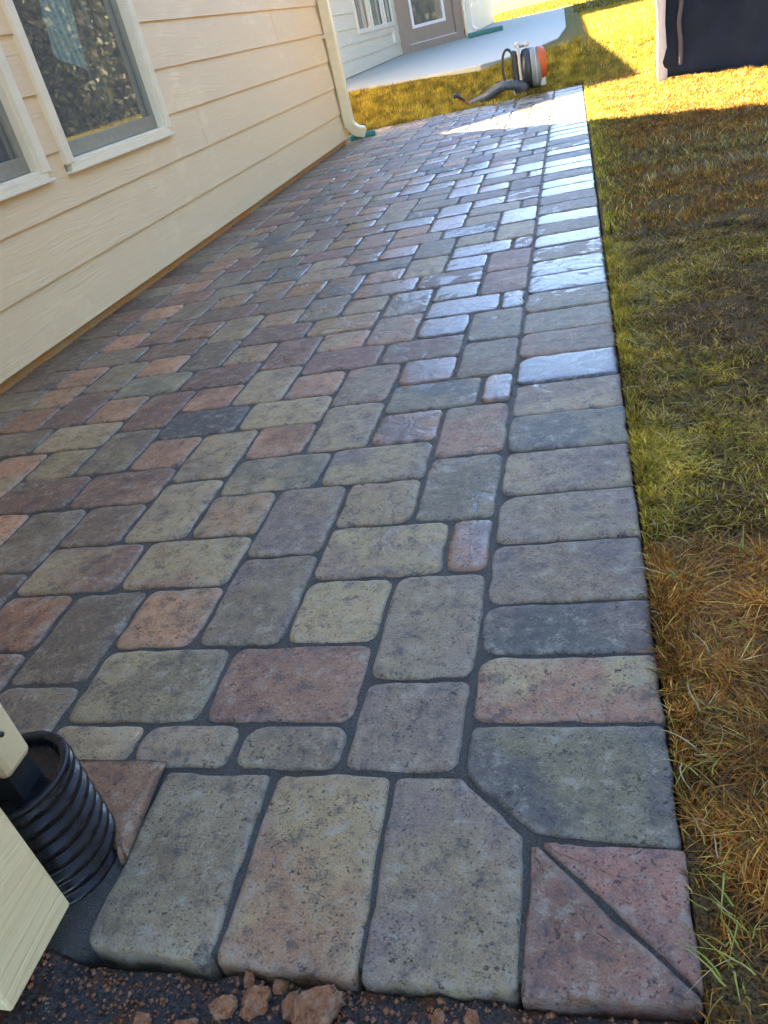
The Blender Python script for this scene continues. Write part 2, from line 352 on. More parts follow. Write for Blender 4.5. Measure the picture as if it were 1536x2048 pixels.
def paver(poly, code, wetv, hi, r=None, joint=.16, zoff=0.):
    K, E = (6, 9) if hi else (3, 2)
    r = r if r is not None else [random.uniform(.45, .85) for _ in poly]
    rings = [(0., -.55 if hi else -.5), (.0, -.30), (.035, -.17), (.11, -.075), (.26, -.025), (.5, -.004)] if hi else [(0., -.45), (.02, -.18), (.14, -.06), (.42, 0.)]
    n = None; V = []; ed = []
    sd = random.uniform(0, 100); tx, ty = random.gauss(0, .004), random.gauss(0, .004); zz = zoff+random.gauss(0, .035)
    cen = sum((Vector(q) for q in poly), Vector((0, 0)))/len(poly)
    base = rpoly(poly, joint, r, K, E); n = len(base)
    jit = []
    for q in base:
        w = mn.noise(Vector((q.x*.45+sd, q.y*.45, sd)))*.16+mn.noise(Vector((q.x*1.6+sd, q.y*1.6, sd)))*.075+(mn.noise(Vector((q.x*5+sd, q.y*5, sd)))*.035 if hi else 0)
        jit.append((cen-q).normalized()*(w+.02))
    ez = [1, 1, 1, .9, .55, .25] if hi else [1, 1, .8, .4]
    for ri, (ins, z) in enumerate(rings):
        q_ = rpoly(poly, joint+ins, [max(.12, a-ins*.7) for a in r], K, E)
        for k, q in enumerate(q_):
            q2 = q+jit[k]*(1 if ri < 4 else .8); dz = mn.noise(Vector((q.x*1.1+sd, q.y*1.1, 3)))*.05+(mn.noise(Vector((q.x*3.5, q.y*3.5+sd, 3)))*.03 if hi else 0)
            V.append((q2.x, q2.y, z+dz*(1 if ri else 1)+zz+tx*(q.x-cen.x)+ty*(q.y-cen.y))); ed.append(ez[ri])
    inner = [Vector(V[-n+k]) for k in range(n)]; c3 = Vector((cen.x, cen.y, zz))
    fr = [.3, .62] if hi else [.5]
    for u in fr:
        for q in inner:
            w = q.lerp(c3, u); w.z += .02*u+mn.noise(Vector((w.x*.8+sd, w.y*.8, 3)))*.035*u; V.append(tuple(w)); ed.append(0)
    V.append((cen.x, cen.y, zz+.025)); ed.append(0)
    m = len(rings)+len(fr); F4 = []; F3 = []
    for i in range(m-1):
        for k in range(n): F4.append((i*n+k, i*n+(k+1) % n, (i+1)*n+(k+1) % n, (i+1)*n+k))
    for k in range(n): F3.append(((m-1)*n+k, (m-1)*n+(k+1) % n, m*n))
    # skirt down to the bed
    k0 = len(V)
    for k in range(n): V.append((V[k][0], V[k][1], -2.3)); ed.append(1)
    for k in range(n): F4.append((k0+k, k0+(k+1) % n, (k+1) % n, k))
    a = COLS[code[0]]; b = COLS[code[-1]]
    j = lambda c: [max(.01, x*random.uniform(.965, 1.035)) for x in c]
    la = random.uniform(.84, 1.16)
    a = [x*la for x in j(a)]; b = [x*la for x in j(b)]
    lb = random.choice([.72, .8, 1.25, 1.35])
    if len(code) == 1: b = [x*lb for x in b]
    nV = len(V)
    return dict(V=np.array(V), F4=np.array(F4), F3=np.array(F3), c1=np.tile([*a, 1], (nV, 1)), c2=np.tile([*b, 1], (nV, 1)), edge=np.array(ed), wet=np.full(nV, wetv), seed=np.full(nV, sd*.13))
UX, UY, X0, Y0, NI, NJ = 2.92, 2.995, -9.1, 9.15, 20, 88.4
YF = 283.
table = {(0,0):'GU',(2,0):'GL',(4,0):'G',(6,0):'GL',(8,0):'TG',(2,1):'PM',(5,1):'GL',(0,2):'GU',(8,2):'GD',(2,3):'TL',(4,3):'UG',(6,3):'OP',(10,3):'R',
 (0,5):'OU',(1,5):'TG',(6,5):'TP',(9,5):'MT',(12,6):'G',(4,6):'UG',(0,7):'EG',(2,7):'TR',(6,7):'OT',(8,7):'TG',(10,7):'D',(14,7):'O',(2,9):'UT',(5,9):'TE',(10,9):'MP',
 (13,9):'DM',(0,10):'PG',(8,10):'TG',(16,10):'OT',(2,11):'OU',(4,11):'TG',(6,11):'OR',(10,11):'O',(12,11):'DG',(14,11):'T',(0,13):'OU',(1,13):'BE',(6,13):'TL',(9,13):'B',
 (14,13):'TL',(17,13):'DG',(4,14):'GP',(12,14):'PM',(0,15):'ED',(2,15):'UR',(6,15):'PO',(8,15):'GT',(10,15):'RO',(14,15):'O',(16,15):'DM',(18,15):'OR',(2,17):'EM',(5,17):'M',
 (10,17):'MD',(13,17):'TE',(18,17):'OT',(0,18):'GE',(8,18):'MP',(16,18):'G',(2,19):'BU',(4,19):'GP',(6,19):'TO',(10,19):'OT',(12,19):'DG',(14,19):'O',(18,19):'O',
 (1,21):'BU',(6,21):'PT',(9,21):'DM',(14,21):'DM',(17,21):'PG',(4,22):'BE',(12,22):'T',(0,23):'MP',(2,23):'EB',(6,23):'TR',(8,23):'EG',(16,23):'PM',(2,25):'MU',(5,25):'MD',
 (10,25):'D',(13,25):'MD',(0,26):'MP',(18,23):'O',(18,21):'O'}
wetset = {(0,5):.62,(1,5):.30,(0,7):.28,(2,7):.30,(2,9):.2,(2,11):.45,(0,13):.75,(1,13):.25,(2,15):.7,(2,17):.3,(2,19):.8,(1,21):.72,(2,23):.6,(4,22):.5,(0,23):.12,(0,26):.1,(8,23):.35,(0,18):.25,(0,10):.12,(4,11):.2,(0,15):.2}
def rnd_code(kind, x, y):
    if kind == 'S': return random.choice(['O', 'OT', 'T', 'TR', 'RO', 'O', 'TL', 'PO', 'BU', 'TG'])
    return random.choice(['G', 'M', 'MD', 'TG', 'PM', 'GP', 'UG', 'B', 'E', 'D', 'T', 'PT', 'G', 'EB', 'DM'])
def rnd_wet(kind, x, y):
    k = float(ramp01(-66, -20, x)*ramp01(38, 110, y))
    if kind == 'S': k += .3*float(ramp01(38, 100, y))
    return max(0, random.choice([0, .15, .35, .6, .85, .5])*min(1, k*1.25))
plist = []   # (poly, code, wet, kind)
def rect(x0, x1, y0, y1): return [(x0, y0), (x1, y0), (x1, y1), (x0, y1)]
def addf(i0, i1, j0, j1, kind):
    a, b, c_, d_ = max(i0, 0), min(i1, NI), max(j0, 0), min(j1, NJ)
    if b-a <= .15 or d_-c_ <= .15: return
    x0, x1, y0, y1 = X0-UX*b, X0-UX*a, Y0+UY*c_, Y0+UY*d_
    key = (a, c_); xm, ym = (x0+x1)/2, (y0+y1)/2
    plist.append((rect(x0, x1, y0, y1), table.get(key, None) or rnd_code(kind, xm, ym), wetset.get(key, 0. if ym < 62 and key in table else rnd_wet(kind, xm, ym)), kind))
for v in range(0, 6):
    for m in range(-1, 14):
        j = 3+8*m+(4 if v % 2 == 0 else 0)
        addf(4*v, 4*v+2, j, j+3, 'V'); addf(4*v, 4*v+2, j+3, j+6, 'V')
for s_ in range(-1, 6):
    for k in range(-1, 26):
        j = 1+4*k
        if (k+s_) % 2 == 0: addf(4*s_+2, 4*s_+5, j, j+2, 'H')
        else: addf(4*s_+1, 4*s_+4, j, j+2, 'H')
        addf(4*s_+2, 4*s_+4, j+2, j+4, 'S')
# right border, joint lines measured from the photograph
yj = [12.13, 16.75, 20.93, 26.85, 32.64, 38.72, 44.75, 50.93, 57.03, 63.21, 69.50, 75.69, 81.96, 88.26, 94.45, 100.51, 106.66]
while yj[-1]+6.15 < YF-9.5: yj.append(yj[-1]+6.15)
yj[-1] = YF-9.2
rb = ['PL', 'UB', 'UG', 'GU', 'LU', 'EB', 'GL', 'B', 'PG', 'GE', 'GE', 'B', 'EB', 'G']
rbw = [.0, .0, .05, .05, .1, .12, .22, .85, .1, .15, .3, .6, .55, .35, .7, .15, .75, .3, .2, .85, .8, .2, .85, .9, .2, .9, .3]
for k in range(len(yj)-1):
    w_ = rbw[k] if k < len(rbw) else random.choice([.2, .9, .6, .95])
    plist.append((rect(X0, -.05, yj[k], yj[k+1]), rb[k] if k < len(rb) else random.choice(['B', 'E', 'GU', 'M', 'G', 'P', 'EB']), w_, 'R'))
y = YF-9.2
for k in range(int(66/6.1)+1):     # far border
    x1 = X0-6.1*k; x0 = max(x1-6.1, -76)
    plist.append((rect(x0, x1, y, YF), random.choice(['B', 'G', 'GT', 'PG', 'E']), random.uniform(.3, .9), 'R'))
plist.append((rect(X0, -.05, y, YF), 'G', .7, 'R'))
y = 12.; xl = X0-UX*NI
while y < YF-10:                    # border along the house
    y2 = y+6.1+random.uniform(-.1, .1)
    plist.append((rect(-76.2, xl, y, y2), random.choice(['D', 'G', 'DG', 'GE', 'D', 'DM']), 0., 'R')); y = y2
# bottom border row and the mitred corner
c_ = 6.15
plist.append(([(-11.95, -.2), (-6.0, -.05), (-6.1, 6.2), (-9.05, 9.08), (-12.25, 9.08)], 'UG', .12, 'C'))
plist.append(([(-17.95, -.02), (-11.95, -.2), (-12.25, 9.08), (-18.05, 9.05)], 'TP', 0., 'C'))
plist.append(([(-24.0, .25), (-17.95, -.02), (-18.3, 9.05), (-24.2, 9.05)], 'GD', 0., 'C'))
plist.append(([(-24.35, 5.1), (-24.65, 8.9), (-29.3, 8.9), (-28.7, 7.6), (-26.6, 7.35)][::-1], 'PR', 0., 'C'))
plist.append(([(-5.9, 6.15), (-.02, 5.75), (-.05, 12.1), (-9.0, 12.1), (-9.0, 9.2)], 'BE', .15, 'C'))
plist.append(([(-6.0, -.08), (-.05, .12), (-.12, .42), (-5.50, 5.62), (-5.85, 5.65)], 'K', .0, 'Q'))
plist.append(([(.0, .50), (-.0, 5.78), (-5.4, 5.92), (-5.4, 5.70)], 'K', .0, 'Q'))
x = -24.35
# camera distance decides which pavers are parts of their own
Mw = (Matrix.Rotation(YAW, 4, 'Z') @ Matrix.Rotation(PITCH, 4, 'X') @ Matrix.Rotation(ROLL, 4, 'Z')).inverted()
def pix(x, y, z=0.):
    q = Mw @ Vector((x+1.795, y+13.839, z-28.608)); return (768+1571.8*q.x/-q.z, 1024-1571.8*q.y/-q.z)
def pxarea(poly):
    q = [pix(*a) for a in poly]; q = [(min(max(a, 0), 1536), min(max(b, 0), 2048)) for a, b in q]
    return abs(sum(q[i][0]*q[(i+1) % len(q)][1]-q[(i+1) % len(q)][0]*q[i][1] for i in range(len(q))))/2
plist = [(pxarea(e[0]), e) for e in plist]
order = sorted(range(len(plist)), key=lambda i: -plist[i][0])
walk = MB(); bed = None
bx = np.arange(-76.3, .01, .5)
bed_x, bed_y = np.meshgrid(np.concatenate([np.arange(-76.4, -.4, .6), [-.35, -.2]]), np.concatenate([[-.14, -.08, .15], np.arange(.5, 60, .5), np.arange(60, 282, 3.), [282.9]]))
bz = -.215+.10*(vnoise(bed_x, bed_y, 1.1, 9)-.5)+.05*(vnoise(bed_x, bed_y, 3.3, 8)-.5); bz = np.where(bed_y < -.1, -1.8, bz); bed_y = np.where((bed_y < 0) & (bed_x > -24.1), bed_y+.5, bed_y); bed_y = np.where((bed_y > .1) & (bed_y < .2) & (bed_x > -24.1), .45, bed_y)
bi = np.arange(bed_x.size).reshape(bed_x.shape)
bF = np.stack([bi[:-1, :-1], bi[:-1, 1:], bi[1:, 1:], bi[1:, :-1]], -1).reshape(-1, 4)
walk_o = npmesh('paved_walkway', np.stack([bed_x, bed_y, bz], -1).reshape(-1, 3), bF, np.zeros((0, 3), int), M['sand'], smooth=True)
tag(walk_o, kind='structure')
def pv_obj(items, name):
    o4 = []; o3 = []; k = 0
    for it in items: o4.append(it['F4']+k); o3.append(it['F3']+k); k += len(it['V'])
    cat = lambda a: np.concatenate([it[a] for it in items])
    return npmesh(name, cat('V'), np.concatenate(o4), np.concatenate(o3), M['paver'],
                  [('col1', 'c', cat('c1')), ('col2', 'c', cat('c2')), ('edge', 'f', cat('edge')), ('wet', 'f', cat('wet')), ('seed', 'f', cat('seed'))], walk_o, True)
rest = []
WORD = dict(G='grey', T='tan', O='orange', M='maroon', B='blue black', P='pinkish brown', D='dark brown', L='pale grey', U='purplish grey', E='green grey', R='rusty brown')
for rank, i in enumerate(order):
    A_, (poly, code, wv_, kind) = plist[i]
    if A_ < 1 and poly[0][1] > 40: pass
    joint = .07 if kind == 'C' else .0 if kind == 'Q' else (.08 if kind == 'R' else .12)
    r_ = [random.uniform(.3, .55) for _ in poly] if kind in 'CQ' else ([random.uniform(.35, .9) for _ in poly])
    if kind == 'R': r_ = [random.uniform(.8, 1.3), random.uniform(.15, .4), random.uniform(.15, .4), random.uniform(.9, 1.5)] if poly[1][0] > -1 else [.4]*4
    if kind in 'VHS': r_ = [random.uniform(.7, 1.15) for _ in poly]
    if kind == 'Q': r_ = [.12]*len(poly)
    it = paver(poly, code, wv_, rank < 190, r_, joint)
    if rank < 99:
        o = pv_obj([it], 'paver')
        if code[0] in 'OMB' or wv_ > .5: o['label'] = ('wet shiny ' if wv_ > .5 else '')+WORD[code[0]]+' paver'
    else: rest.append(it)
o = pv_obj(rest, 'pavers'); o['kind'] = 'stuff'

# ---------------------------------------------------------------- house
house = empty('house', (-75, 100, 0))
tag(house, 'cream lap sided house with white framed windows along the left of the paver walkway', 'house')
H0 = Matrix.Translation((75, -100, 0))     # children are placed relative to the empty
def hpart(mb, name, mat, parent=None, **k):
    """mesh given in scene inches, parented to the house with the offset removed"""
    o = mb.build(name, mat, parent or house, xf=H0, **k); return o
def wall(p0, p1, z0, z1, mat, openings=(), e=7.45, first=None, cuts=()):
    """lap boards from p0 to p1 (outer side is to the right of p0->p1)... local u along, n outward"""
    p0 = Vector(p0); p1 = Vector(p1); L = (p1-p0).length; u = (p1-p0)/L; n = Vector((u.y, -u.x)); mb = MB()
    z = z0; k = 0
    while z < z1:
        zt = min(z+e, z1); segs = [(0, L)]
        for (cu, cz) in cuts:
            if z <= cz < zt: segs = [(0, cu-.08), (cu+.08, L)]
        rects = [(a, b, z, zt) for a, b in segs]
        for (ou0, ou1, oz0, oz1) in openings:
            nr = []
            for (a, b, c, d_) in rects:
                if ou1 <= a or ou0 >= b or oz1 <= c or oz0 >= d_: nr.append((a, b, c, d_)); continue
                if a < ou0: nr.append((a, ou0, c, d_))
                if b > ou1: nr.append((ou1, b, c, d_))
                m0, m1 = max(a, ou0), min(b, ou1)
                if c < oz0: nr.append((m0, m1, c, oz0))
                if d_ > oz1: nr.append((m0, m1, oz1, d_))
            rects = nr
        for (a, b, c, d_) in rects:
            fo = lambda h: .38*(1-(h-z)/e)
            lo = c-(.0 if c > z else .0); A = p0+u*a; B = p0+u*b
            w = lambda P_, o_, h: (P_.x+n.x*o_, P_.y+n.y*o_, h)
            vs = [w(A, fo(lo), lo), w(B, fo(lo), lo), w(B, fo(d_), d_), w(A, fo(d_), d_), w(A, -.6, lo), w(B, -.6, lo), w(B, -.6, d_), w(A, -.6, d_)]
            mb.add(vs, [(0, 1, 2, 3), (4, 7, 6, 5), (0, 4, 5, 1), (3, 2, 6, 7), (0, 3, 7, 4), (1, 5, 6, 2)])
        z = zt; k += 1
    return mb
# main wall at X = -75 facing +X : u must run +Y so that n=(u.y,-u.x)=(1,0)
ZB = 1.45
WZ0, WZ1 = 20.6, 74.
W1 = (99.0, 136.0); W2 = (57.2, 94.3)
hpart(wall((-75, -36), (-75, 257.6), ZB, 108, M['siding'], [(W1[0]+36, W1[1]+36, WZ0, WZ1), (W2[0]+36, W2[1]+36, WZ0, WZ1)], cuts=[(150.4+36, 18), (212+36, 33)]), 'wall', M['siding'])
hpart(MB().box(-400, -75.6, -36, 258, -3, 1.6), 'foundation', M['foundation'])
hpart(MB().box(-75.3, -74.55, 257.55, 258.6, ZB-.1, 108), 'corner_trim', M['trim'], bevel=.06)
hpart(MB().box(-400, -76.0, 257.4, 258.2, 1.0, 108), 'wall', M['siding'])
def window(y0, y1, z0, z1, X=-75., fw=1.9, cloth=False):
    w = hpart(MB(), 'window', M['frame'])
    f = MB()     # frame: proud, mitred look from four bars and a sill lip
    f.box(X-.4, X+.95, y0, y0+fw, z0+1.25, z1); f.box(X-.4, X+.95, y1-fw, y1, z0+1.25, z1)
    f.box(X-.4, X+.95, y0+fw, y1-fw, z1-fw, z1)
    f.box(X-.4, X+.80, y0+.9, y1-.9, z0+.35, z0+1.25); f.box(X-.4, X+1.15, y0-.15, y1+.15, z0-.05, z0+.35)
    f.box(X-1.6, X+.45, y0+fw, y0+fw+.4, z0+1.25, z1-fw); f.box(X-1.6, X+.45, y1-fw-.4, y1-fw, z0+1.25, z1-fw)
    f.box(X-1.6, X+.5, y0+fw+.4, y1-fw-.4, z0+1.25, z0+1.75)
    o = hpart(f, 'frame', M['frame'], w, bevel=.07); o.matrix_parent_inverse.identity(); o.location = -w.location*0
    s = MB(); a, b = y0+fw+.4, y1-fw-.4
    s.box(X-1.7, X-.75, a, b, z0+1.8, z0+3.9); s.box(X-1.7, X-.75, a, a+1.2, z0+3.9, z1-fw); s.box(X-1.7, X-.75, b-1.2, b, z0+3.9, z1-fw)
    hpart(s, 'sash', M['sash'], w, bevel=.08)
    sb = MB().box(X-3.6, X-2.6, b-4.6, b-2.0, z0+2, z1-fw).box(X-6.2, X-4.6, b-6.6, b-5.4, z0+2, z1-fw)
    hpart(sb, 'inner_bar', M['screen_bar'], w, bevel=.1)
    pn = MB().box(X-1.28, X-1.2, a+1.2, b-1.2, z0+3.9, z1-fw); hpart(pn, 'pane', M['glass'], w)
    return w
for (a, b) in (W1, W2): window(a, b, WZ0, WZ1)
cl = MB(); NU, NV = 30, 30
for j in range(NV+1):
    for i in range(NU+1):
        u, v = i/NU, j/NV; yy_ = 120+14*u+(-5+9*v)*1.0; zz_ = 37+26*v-7*u*(1-v); cl.v.append((-79.5-1.*math.sin(u*9+v*2)-1.5*u, yy_, zz_))
for j in range(NV):
    for i in range(NU): a = j*(NU+1)+i; cl.f.append((a, a+1, a+NU+2, a+NU+1)); cl.sm.append(True)
tag(cl.build('hanging_cloth', M['cloth']), 'light blue striped cloth hanging behind the glass of the nearer full window', 'cloth')
# room behind the windows
rm = MB().box(-160, -159.5, 20, 200, 0, 100).box(-160, -78, 20, 20.4, 0, 100).box(-160, -78, 200, 200.4, 0, 100).box(-160, -78, 20, 200, 0, .4).box(-160, -78, 20, 200, 100, 100.4)
rm.box(-78, -76.2, 20, W2[0]+1, 0, 100).box(-78, -76.2, W2[1]-1, W1[0]+1, 0, 100).box(-78, -76.2, W1[1]-1, 200, 0, 100)
rm.box(-78, -76.2, W2[0]+1, W2[1]-1, 0, WZ0+1).box(-78, -76.2, W1[0]+1, W1[1]-1, 0, WZ0+1).box(-78, -76.2, W2[0]+1, W2[1]-1, WZ1-1, 100).box(-78, -76.2, W1[0]+1, W1[1]-1, WZ1-1, 100)
hpart(rm, 'room_lining', M['room'])
# near wing corner beside the camera: trim board, wall behind, foundation
hpart(MB().box(-24.6, -23.7, -3.3, .8, 2.0, 108), 'corner_trim', M['trim'], bevel=.12)
hpart(MB().box(-400, -24.6, -.6, .2, 2.6, 108), 'wall', M['siding'])
hpart(wall((-24.9, -300), (-24.9, -3.35), 2.4, 108, M['siding']), 'wall', M['siding'])
hpart(MB().box(-400, -27., -300, -.5, -3, 2.6), 'foundation', M['foundation'])
# far wing
Z1_ = 9.6
ws = (29., 78.)
wins = [(514.5, 551.5), (557, 594.5), (600.5, 629.)]
hpart(wall((-123, 400), (-123, 643), Z1_+.6, 99, M['siding_pale'], [(a-400, b-400, *ws) for a, b in wins], e=7.45), 'wall', M['siding_pale'])
for a, b in wins:
    w = hpart(MB(), 'window', M['frame_pale'])
    f = MB().box(-123.4, -122.2, a, a+2.4, ws[0], ws[1]).box(-123.4, -122.2, b-2.4, b, ws[0], ws[1]).box(-123.4, -122.2, a+2.4, b-2.4, ws[0], ws[0]+2.4).box(-123.4, -122.2, a+2.4, b-2.4, ws[1]-2.4, ws[1])
    hpart(f, 'frame', M['frame_pale'], w, bevel=.1); hpart(MB().box(-124.2, -124., a+2, b-2, ws[0]+2, ws[1]-2), 'pane', M['glass'], w)
hpart(MB().box(-200, -199, 400, 640, 0, 104).box(-199, -125, 400, 401, 0, 104).box(-199, -125, 500, 640, 5, 6), 'room_lining', M['screen_bar'])
hpart(MB().box(-123, -121.6, 617, 624, 18.5, 26), 'outlet_cover', M['frame_pale'], bevel=.2)
A = Vector((-122., 645.)); B = Vector((-83., 689.)); ud = (B-A).normalized(); nd = Vector((ud.y, -ud.x))
def dbox(mb, t0, t1, o0, o1, z0, z1):
    c = [A+ud*t_+nd*o_ for t_, o_ in ((t0, o0), (t1, o0), (t1, o1), (t0, o1))]
    return mb.add([(q.x, q.y, z0) for q in c]+[(q.x, q.y, z1) for q in c], [(0, 3, 2, 1), (4, 5, 6, 7), (0, 1, 5, 4), (1, 2, 6, 5), (2, 3, 7, 6), (3, 0, 4, 7)])
m = MB(); dbox(m, -2, 6, -3, .8, 9.6, 94); dbox(m, 52.5, 60, -3, .8, 9.6, 94); dbox(m, 6, 52.5, -3, .8, 88, 94); dbox(m, 6, 52.5, -3, 1.2, 9.6, 14.4)
dr = hpart(MB(), 'door', M['taupe']); hpart(m, 'door_frame', M['taupe'], dr, bevel=.2)
m = MB(); dbox(m, 6.2, 12., -2.4, -.6, 14.8, 88); dbox(m, 44.5, 52.3, -2.4, -.6, 14.8, 88); dbox(m, 12, 44.5, -2.4, -.6, 14.8, 24); dbox(m, 12, 44.5, -2.4, -.6, 82, 88)
hpart(m, 'door_leaf', M['taupe'], dr, bevel=.1)
m = MB(); dbox(m, 12, 14, -2.6, -.2, 24, 82); dbox(m, 42.5, 44.5, -2.6, -.2, 24, 82); dbox(m, 14, 42.5, -2.6, -.2, 24, 26); dbox(m, 14, 42.5, -2.6, -.2, 80, 82)
hpart(m, 'glazing_bead', M['white'], dr)
m = MB(); dbox(m, 14, 42.5, -1.6, -1.4, 26, 80); hpart(m, 'pane', M['glass'], dr)
m = MB(); dbox(m, 6.4, 52, -1., 1.4, 14.4, 14.8); hpart(m, 'threshold', M['white'], dr)
m = MB(); dbox(m, -2, 60, -30, -29, 9, 100); hpart(m, 'room_lining', M['room'])
hpart(wall((-80, 689), (-80, 955), Z1_+.6, 104, M['siding_pale'], [(20, 60, 28, 78)]), 'wall', M['siding_pale'])
w = hpart(MB(), 'window', M['frame_pale'])
hpart(MB().box(-80.4, -79.2, 709, 712, 28, 78).box(-80.4, -79.2, 746, 749, 28, 78).box(-80.4, -79.2, 712, 746, 28, 31).box(-80.4, -79.2, 712, 746, 75, 78), 'frame', M['frame_pale'], w)
hpart(MB().box(-81.2, -81, 712, 746, 31, 75), 'pane', M['glass'], w)
hpart(MB().box(-400, -80.3, 955, 956, 9, 104), 'wall', M['siding_pale']); hpart(MB().box(-400, -123.3, 399.2, 400, 9, 99), 'wall', M['siding_pale'])
hpart(MB().box(-400, -123.6, 400, 643, -3, 10.3), 'foundation', M['foundation']); hpart(MB().box(-400, -81, 690, 955, -3, 10.3), 'foundation', M['foundation'])
def roof(poly, z, h, inset):
    """hip-like roof block: eave outline, soffit and a raised inner outline"""
    n = len(poly); c = sum((Vector(q) for q in poly), Vector((0, 0)))/n
    top = [Vector(q).lerp(c, inset) for q in poly]
    vs = [(q[0], q[1], z) for q in poly]+[(q[0], q[1], z+5) for q in poly]+[(q.x, q.y, z+5+h) for q in top]
    fs = [tuple(range(n-1, -1, -1)), tuple(range(2*n, 3*n))]
    for k in range(n): a, b = k, (k+1) % n; fs += [(a, b, b+n, a+n), (a+n, b+n, b+2*n, a+2*n)]
    return MB().add(vs, fs)
RZ = 100.
hpart(roof([(-460, -320), (-59, -320), (-59, 262), (-460, 262)], RZ, 75, .75), 'roof', M['roof'])
hpart(roof([(-460, -320), (-23.5, -320), (-23.5, 2), (-460, 2)], RZ, 60, .75), 'roof', M['roof'])
hpart(roof([(-109, 640), (-109, 376), (-147, 365), (-171, 334), (-460, 334), (-460, 640)][::-1], 97, 70, .8), 'roof', M['roof'])  # unseen far-wing roof, cut-corner eaves shaped to cast the shadow bounding the sunlit pavers
hpart(roof([(-460, 640), (-66, 640), (-66, 975), (-460, 975)], 97, 60, .8), 'roof', M['roof'])
# downspouts
def spout(path, w, d_, name='downspout'):
    mb = MB(); pts = [Vector(q) for q in path]; vs = []
    for i, q in enumerate(pts):
        t_ = (pts[min(i+1, len(pts)-1)]-pts[max(i-1, 0)]).normalized(); a = Vector((0, 1, 0)); a = (a-t_*a.dot(t_)).normalized(); b = t_.cross(a)
        c = .35
        for (sa, sb) in ((-w/2+c, -d_/2), (w/2-c, -d_/2), (w/2, -d_/2+c), (w/2, d_/2-c), (w/2-c, d_/2), (-w/2+c, d_/2), (-w/2, d_/2-c), (-w/2, -d_/2+c)): vs.append(q+a*sa+b*sb)
    n = 8; fs = [(i*n+k, i*n+(k+1) % n, (i+1)*n+(k+1) % n, (i+1)*n+k) for i in range(len(pts)-1) for k in range(n)]
    mb.add(vs, fs, False); return mb
def elbow(x, y, zt, dirx, diry, R=4.5, z_end=1.5, n=9):
    pts = [(x, y, 104), (x, y, zt+.01)]
    for k in range(1, n+1):
        w = math.radians(72)*k/n; pts.append((x+dirx*R*(1-math.cos(w)), y+diry*R*(1-math.cos(w)), zt-R*math.sin(w)))
    a = pts[-1]; pts.append((a[0]+dirx*1.4, a[1]+diry*1.4, a[2]-.5)); return pts
ds = hpart(spout(elbow(-72.6, 256.8, 7.0, .8, .6), 2.6, 3.2), 'downspout', M['downspout'])
hpart(MB().box(-75, -70.9, 255.4, 258.2, 30, 31), 'strap', M['downspout'], ds)
ds = hpart(spout(elbow(-76.5, 694, 18., .9, -.2, 6), 4.2, 3.4), 'downspout', M['frame_pale'])
# near downspout entering the black pipe
m = MB().box(-29.0, -26.0, 3.25, 4.95, 6.3, 108)
ds = hpart(m, 'downspout', M['downspout'], bevel=.3)
hpart(MB().lathe([(0, .12), (.10, .1), (.13, 0)], 12, 'X', (-26.0, 4.05, 8.2)), 'screw', M['screw'], ds)
hpart(MB().box(-28.6, -26.2, 3.4, 4.8, 1.5, 6.35), 'adaptor', M['black_plastic'], ds)

# ---------------------------------------------------------------- corrugated pipe
px_, py_ = -27.05, 4.05
prof = [(2.1, -1.5)]; z = -1.4
while z < 5.0:
    for a, r_ in ((0, 2.28), (.10, 2.32), (.22, 2.56), (.40, 2.62), (.56, 2.55), (.66, 2.32)): prof.append((r_, z+a))
    z += .76
zt = prof[-1][1]+.1
prof += [(2.50, zt), (2.56, zt+.08), (2.5, zt+.16), (2.2, zt+.16), (2.12, zt+.05), (2.1, zt-.2), (2.0, zt-.38), (1.5, zt-.45), (.8, zt-.52), (0, zt-.42)]
pp = empty('drain_pipe', (px_, py_, 0))
tag(pp, 'black corrugated drain pipe standing open at the lower end of the near downspout', 'drain pipe')
MB().lathe(prof, 64).build('corrugated_sleeve', M['pipe'], pp)

# ---------------------------------------------------------------- concrete patio
cp = [(-160, 362), (-94, 345), (-63, 335), (-36, 325), (-20, 339), (-8, 382), (-5, 470), (-8, 853), (-79, 953), (-160, 953)]
n = len(cp); mb = MB().add([(x, y, 5.) for x, y in cp]+[(x, y, 9.75) for x, y in cp], [tuple(range(n, 2*n)), tuple(range(n-1, -1, -1))]+[(k, (k+1) % n, (k+1) % n+n, k+n) for k in range(n)])
tag(mb.build('concrete_patio', M['concrete'], bevel=.4), kind='structure')
# green drain pieces
gd = empty('splash_block', (-71.5, 264.5, 0), math.radians(28))
tag(gd, 'small green plastic gutter drain tray below the downspout at the house corner', 'drain tray')
m = MB().box(-4, 4.6, -1.7, 1.7, .0, .35).box(-4, 4.6, -1.7, -1.35, .35, 1.5).box(-4, 4.6, 1.35, 1.7, .35, 1.5).box(-4, -3.6, -1.35, 1.35, .35, 1.5)
m.build('tray', M['green'], gd, bevel=.15)
m = MB()
for k in range(9): m.box(-3.2+k*.85, -3.2+k*.85+.25, -1.3, 1.3, .36, .62)
m.build('ribs', M['green'], gd)
gd = empty('splash_block', (-62, 652, 9.8), math.radians(8))
tag(gd, 'long green plastic drain tray on the concrete beside the taupe patio door', 'drain tray')
m = MB().box(-13, 12, -4, 4, 0, .8).box(-13, 12, -4, -3, .8, 3).box(-13, 12, 3, 4, .8, 3); m.build('tray', M['green'], gd, bevel=.2)

